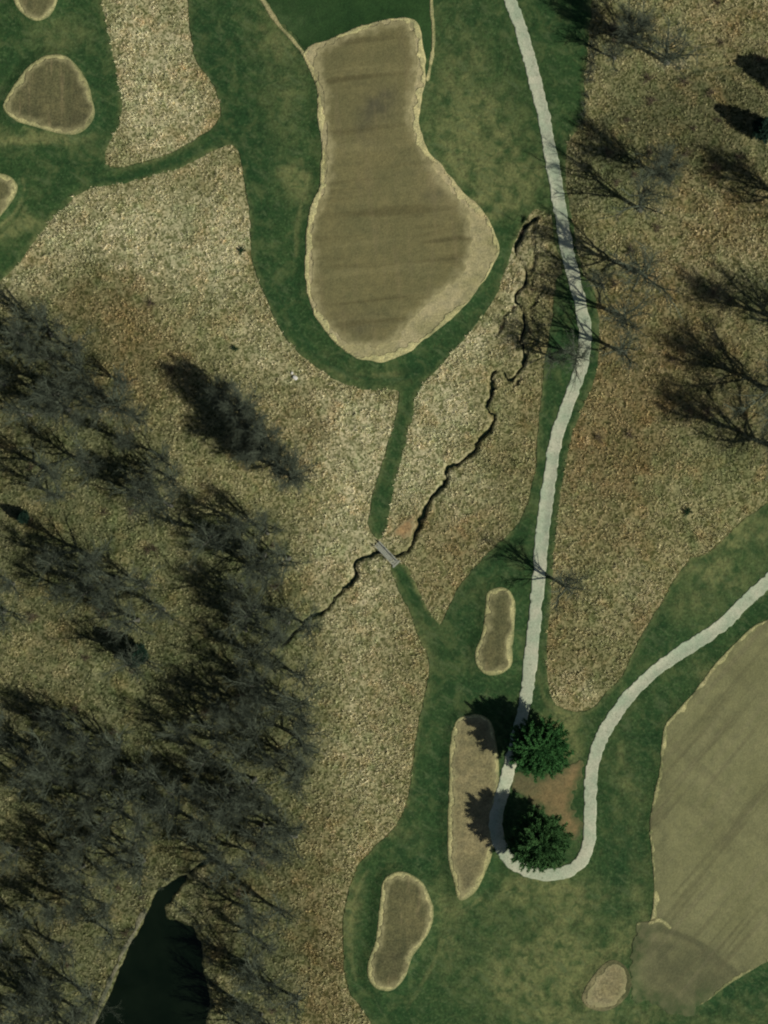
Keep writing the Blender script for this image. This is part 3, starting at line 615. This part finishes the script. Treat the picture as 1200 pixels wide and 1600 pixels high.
for zx, zy, r_, cnt in ZN:
    for k_ in range(cnt+(1 if r_ >= 25 else 0)):
        best = None
        for tr_ in range(12):
            a = rnd.uniform(0, 6.28); q = r_*1.25*math.sqrt(rnd.random())
            c = (zx+math.cos(a)*q+36, zy+math.sin(a)*q+19)
            x, y = W(*c)
            if grid_at(f_pond, x, y) > -1.0 or grid_at(f_rough, x, y) > -2: continue
            dm = min([math.hypot(c[0]-s2[0], c[1]-s2[1]) for s2 in spots] or [99])
            if best is None or dm > best[0]: best = (dm, c)
        if best: spots.append(best[1])
for i, (px, py) in enumerate(spots):
    pr = P[rnd.randrange(5)]; s_ = rnd.uniform(.62, .95)
    place(pr, px, py, s_, rnd.uniform(0, 6.28), zone_label(px, py), 'bare tree', 'bare trees in the left wood')
for px, py, s_, lab in ((376,640,.92,'dense bare tree at the upper left tip of the lone dark clump in the meadow'), (418,690,.98,'dense bare tree in the middle of the lone dark clump in the meadow'),
                        (388,704,.72,'smaller dense bare tree on the lower side of the lone dark clump'), (455,742,.95,'dense bare tree at the lower right tip of the lone dark clump in the meadow'),
                        (348,612,.68,'small dense bare tree topmost in the lone dark clump in the meadow'), (398,662,.8,'dense bare tree between the tip and the middle of the lone dark clump'), (438,716,.8,'dense bare tree between the middle and the lower tip of the lone dark clump')):
    place(P[5], px, py, s_, rnd.uniform(0, 6), lab, 'bare tree', 'bare trees in the lone clump')

# low brush
for i in range(70):
    while True:
        if rnd.random() < .55: px, py = rnd.uniform(930, 1260), rnd.uniform(0, 740)
        else: px, py = rnd.uniform(-40, 430), rnd.uniform(440, 1600)
        x, y = W(px, py)
        if grid_at(f_rough, x, y) < -2 and grid_at(f_pond, x, y) < -1.2 and grid_at(d_path, x, y) > 2.5 and (grid_at(A_WOOD, x, y) > .25 or grid_at(A_BROWN, x, y) > .3): break
    right = px > 700
    place(SH[i % 2], px, py, rnd.uniform(.5, 1.0), rnd.uniform(0, 6), 'low twiggy brown shrub in the scrub right of the path' if right else 'low twiggy brown shrub on the floor of the left wood',
          'shrub', 'brown shrubs in the right scrub' if right else 'brown shrubs in the left wood')
hedge = [(930,58),(927,72),(928,86),(924,100),(921,114),(918,128),(916,150),(913,164),(912,178),(909,192)]
for i, (px, py) in enumerate(hedge):
    place(SD[i % 2], px, py, .85 if i not in (6, 7) else .6, i*1.1, 'dark twiggy shrub in the thin line edging the mown grass, top right', 'shrub', 'shrubs of the thin hedge line')
for px, py, s_ in ((814,362,.4),(832,452,.45),(804,480,.4),(828,520,.5),(784,512,.4),(842,545,.4),(848,430,.4)):
    place(SH[0], px, py, s_, px, 'small brown shrub on the banks of the upper stream', 'shrub', 'shrubs on the upper stream banks')
for px, py, s_ in ((206,1452,.5),(190,1482,.6),(226,1424,.6),(250,1388,.5),(330,1500,.8),(330,1535,.7),(326,1470,.7),(312,1448,.8),(290,1424,.8),(276,1414,.6),(332,1570,.8),(345,1352,.5),(262,1374,.6),(172,1530,.5)):
    place(SD[int(px) % 2], px, py, s_, px, 'low dark twiggy shrub overhanging the bank of the pond', 'shrub', 'shrubs round the pond')
place(SG, 1074, 800, .8, 0, 'small green shrub in the notch between the two right hand meadows', 'shrub')
place(SG, 378, 392, .7, 0, 'small green shrub on the meadow edge left of the mown loop', 'shrub')
place(SG, 368, 545, .6, 2, 'small green shrub alone in the pale meadow above the lone dark clump', 'shrub')

# ------------------------------------------------------------------ footbridge
bx0, by0 = W(589, 849); bx1, by1 = W(620, 882)
cx, cy = (bx0+bx1)/2, (by0+by1)/2; L = math.hypot(bx1-bx0, by1-by0); ang = math.atan2(by1-by0, bx1-bx0)
zb = float(grid_at(HB, cx, cy))+.12
br = empty('footbridge', (cx, cy, zb)); br.rotation_euler = (0, 0, ang); tag(br, 'small weathered grey timber footbridge crossing the narrow stream at the end of the mown strip', 'footbridge')
mb = MB(); npk = 26
for i in range(npk): mb.box((-L/2+(i+.5)*L/npk, 0, .12), L/npk-.03, 1.15, .05)
mb.build('deck', MAT['timber'], br)
for sy in (-1, 1):
    mb = MB(); mb.box((0, sy*.5, .02), L, .14, .14); mb.build('beam', MAT['timber2'], br)
    mb = MB(); mb.box((0, sy*.62, .95), L, .14, .07); rail = mb.build('handrail', MAT['timber'], br)
    for k_ in range(4):
        mb = MB(); mb.box((-L/2+.15+k_*(L-.3)/3, sy*.62, .44), .09, .09, .94); mb.build('post', MAT['timber'], rail)
mb = MB(); mb.box((L/2-.1, 0, .17), .35, 1.9, .06); mb.build('sill_board', MAT['timber'], br)
# ------------------------------------------------------------------ stones
def stone(px, py, r_, seed, label):
    import bmesh
    rnd2 = random.Random(seed); bm = bmesh.new(); bmesh.ops.create_icosphere(bm, subdivisions=3, radius=r_)
    ph = [Vector((rnd2.gauss(0, 1), rnd2.gauss(0, 1), rnd2.gauss(0, 1))).normalized() for _ in range(9)]
    for v in bm.verts:
        n_ = v.co.normalized(); k2 = 1.0
        for q in ph: k2 = min(k2, .72/max(.3, n_.dot(q)) if n_.dot(q) > .6 else 1)
        v.co = v.co*k2; v.co.z *= .7
    me = bpy.data.meshes.new('boulder'); bm.to_mesh(me); bm.free(); me.materials.append(MAT['stone'])
    o = bpy.data.objects.new('boulder', me); COL.objects.link(o); x, y = W(px, py); o.location = (x, y, hz(x, y)+r_*.35)
    tag(o, label, 'boulder')
stone(461, 590, .55, 1, 'white boulder in the pale meadow left of the mown loop, larger of two')
stone(456, 583, .32, 2, 'small white boulder beside a larger one in the pale meadow')
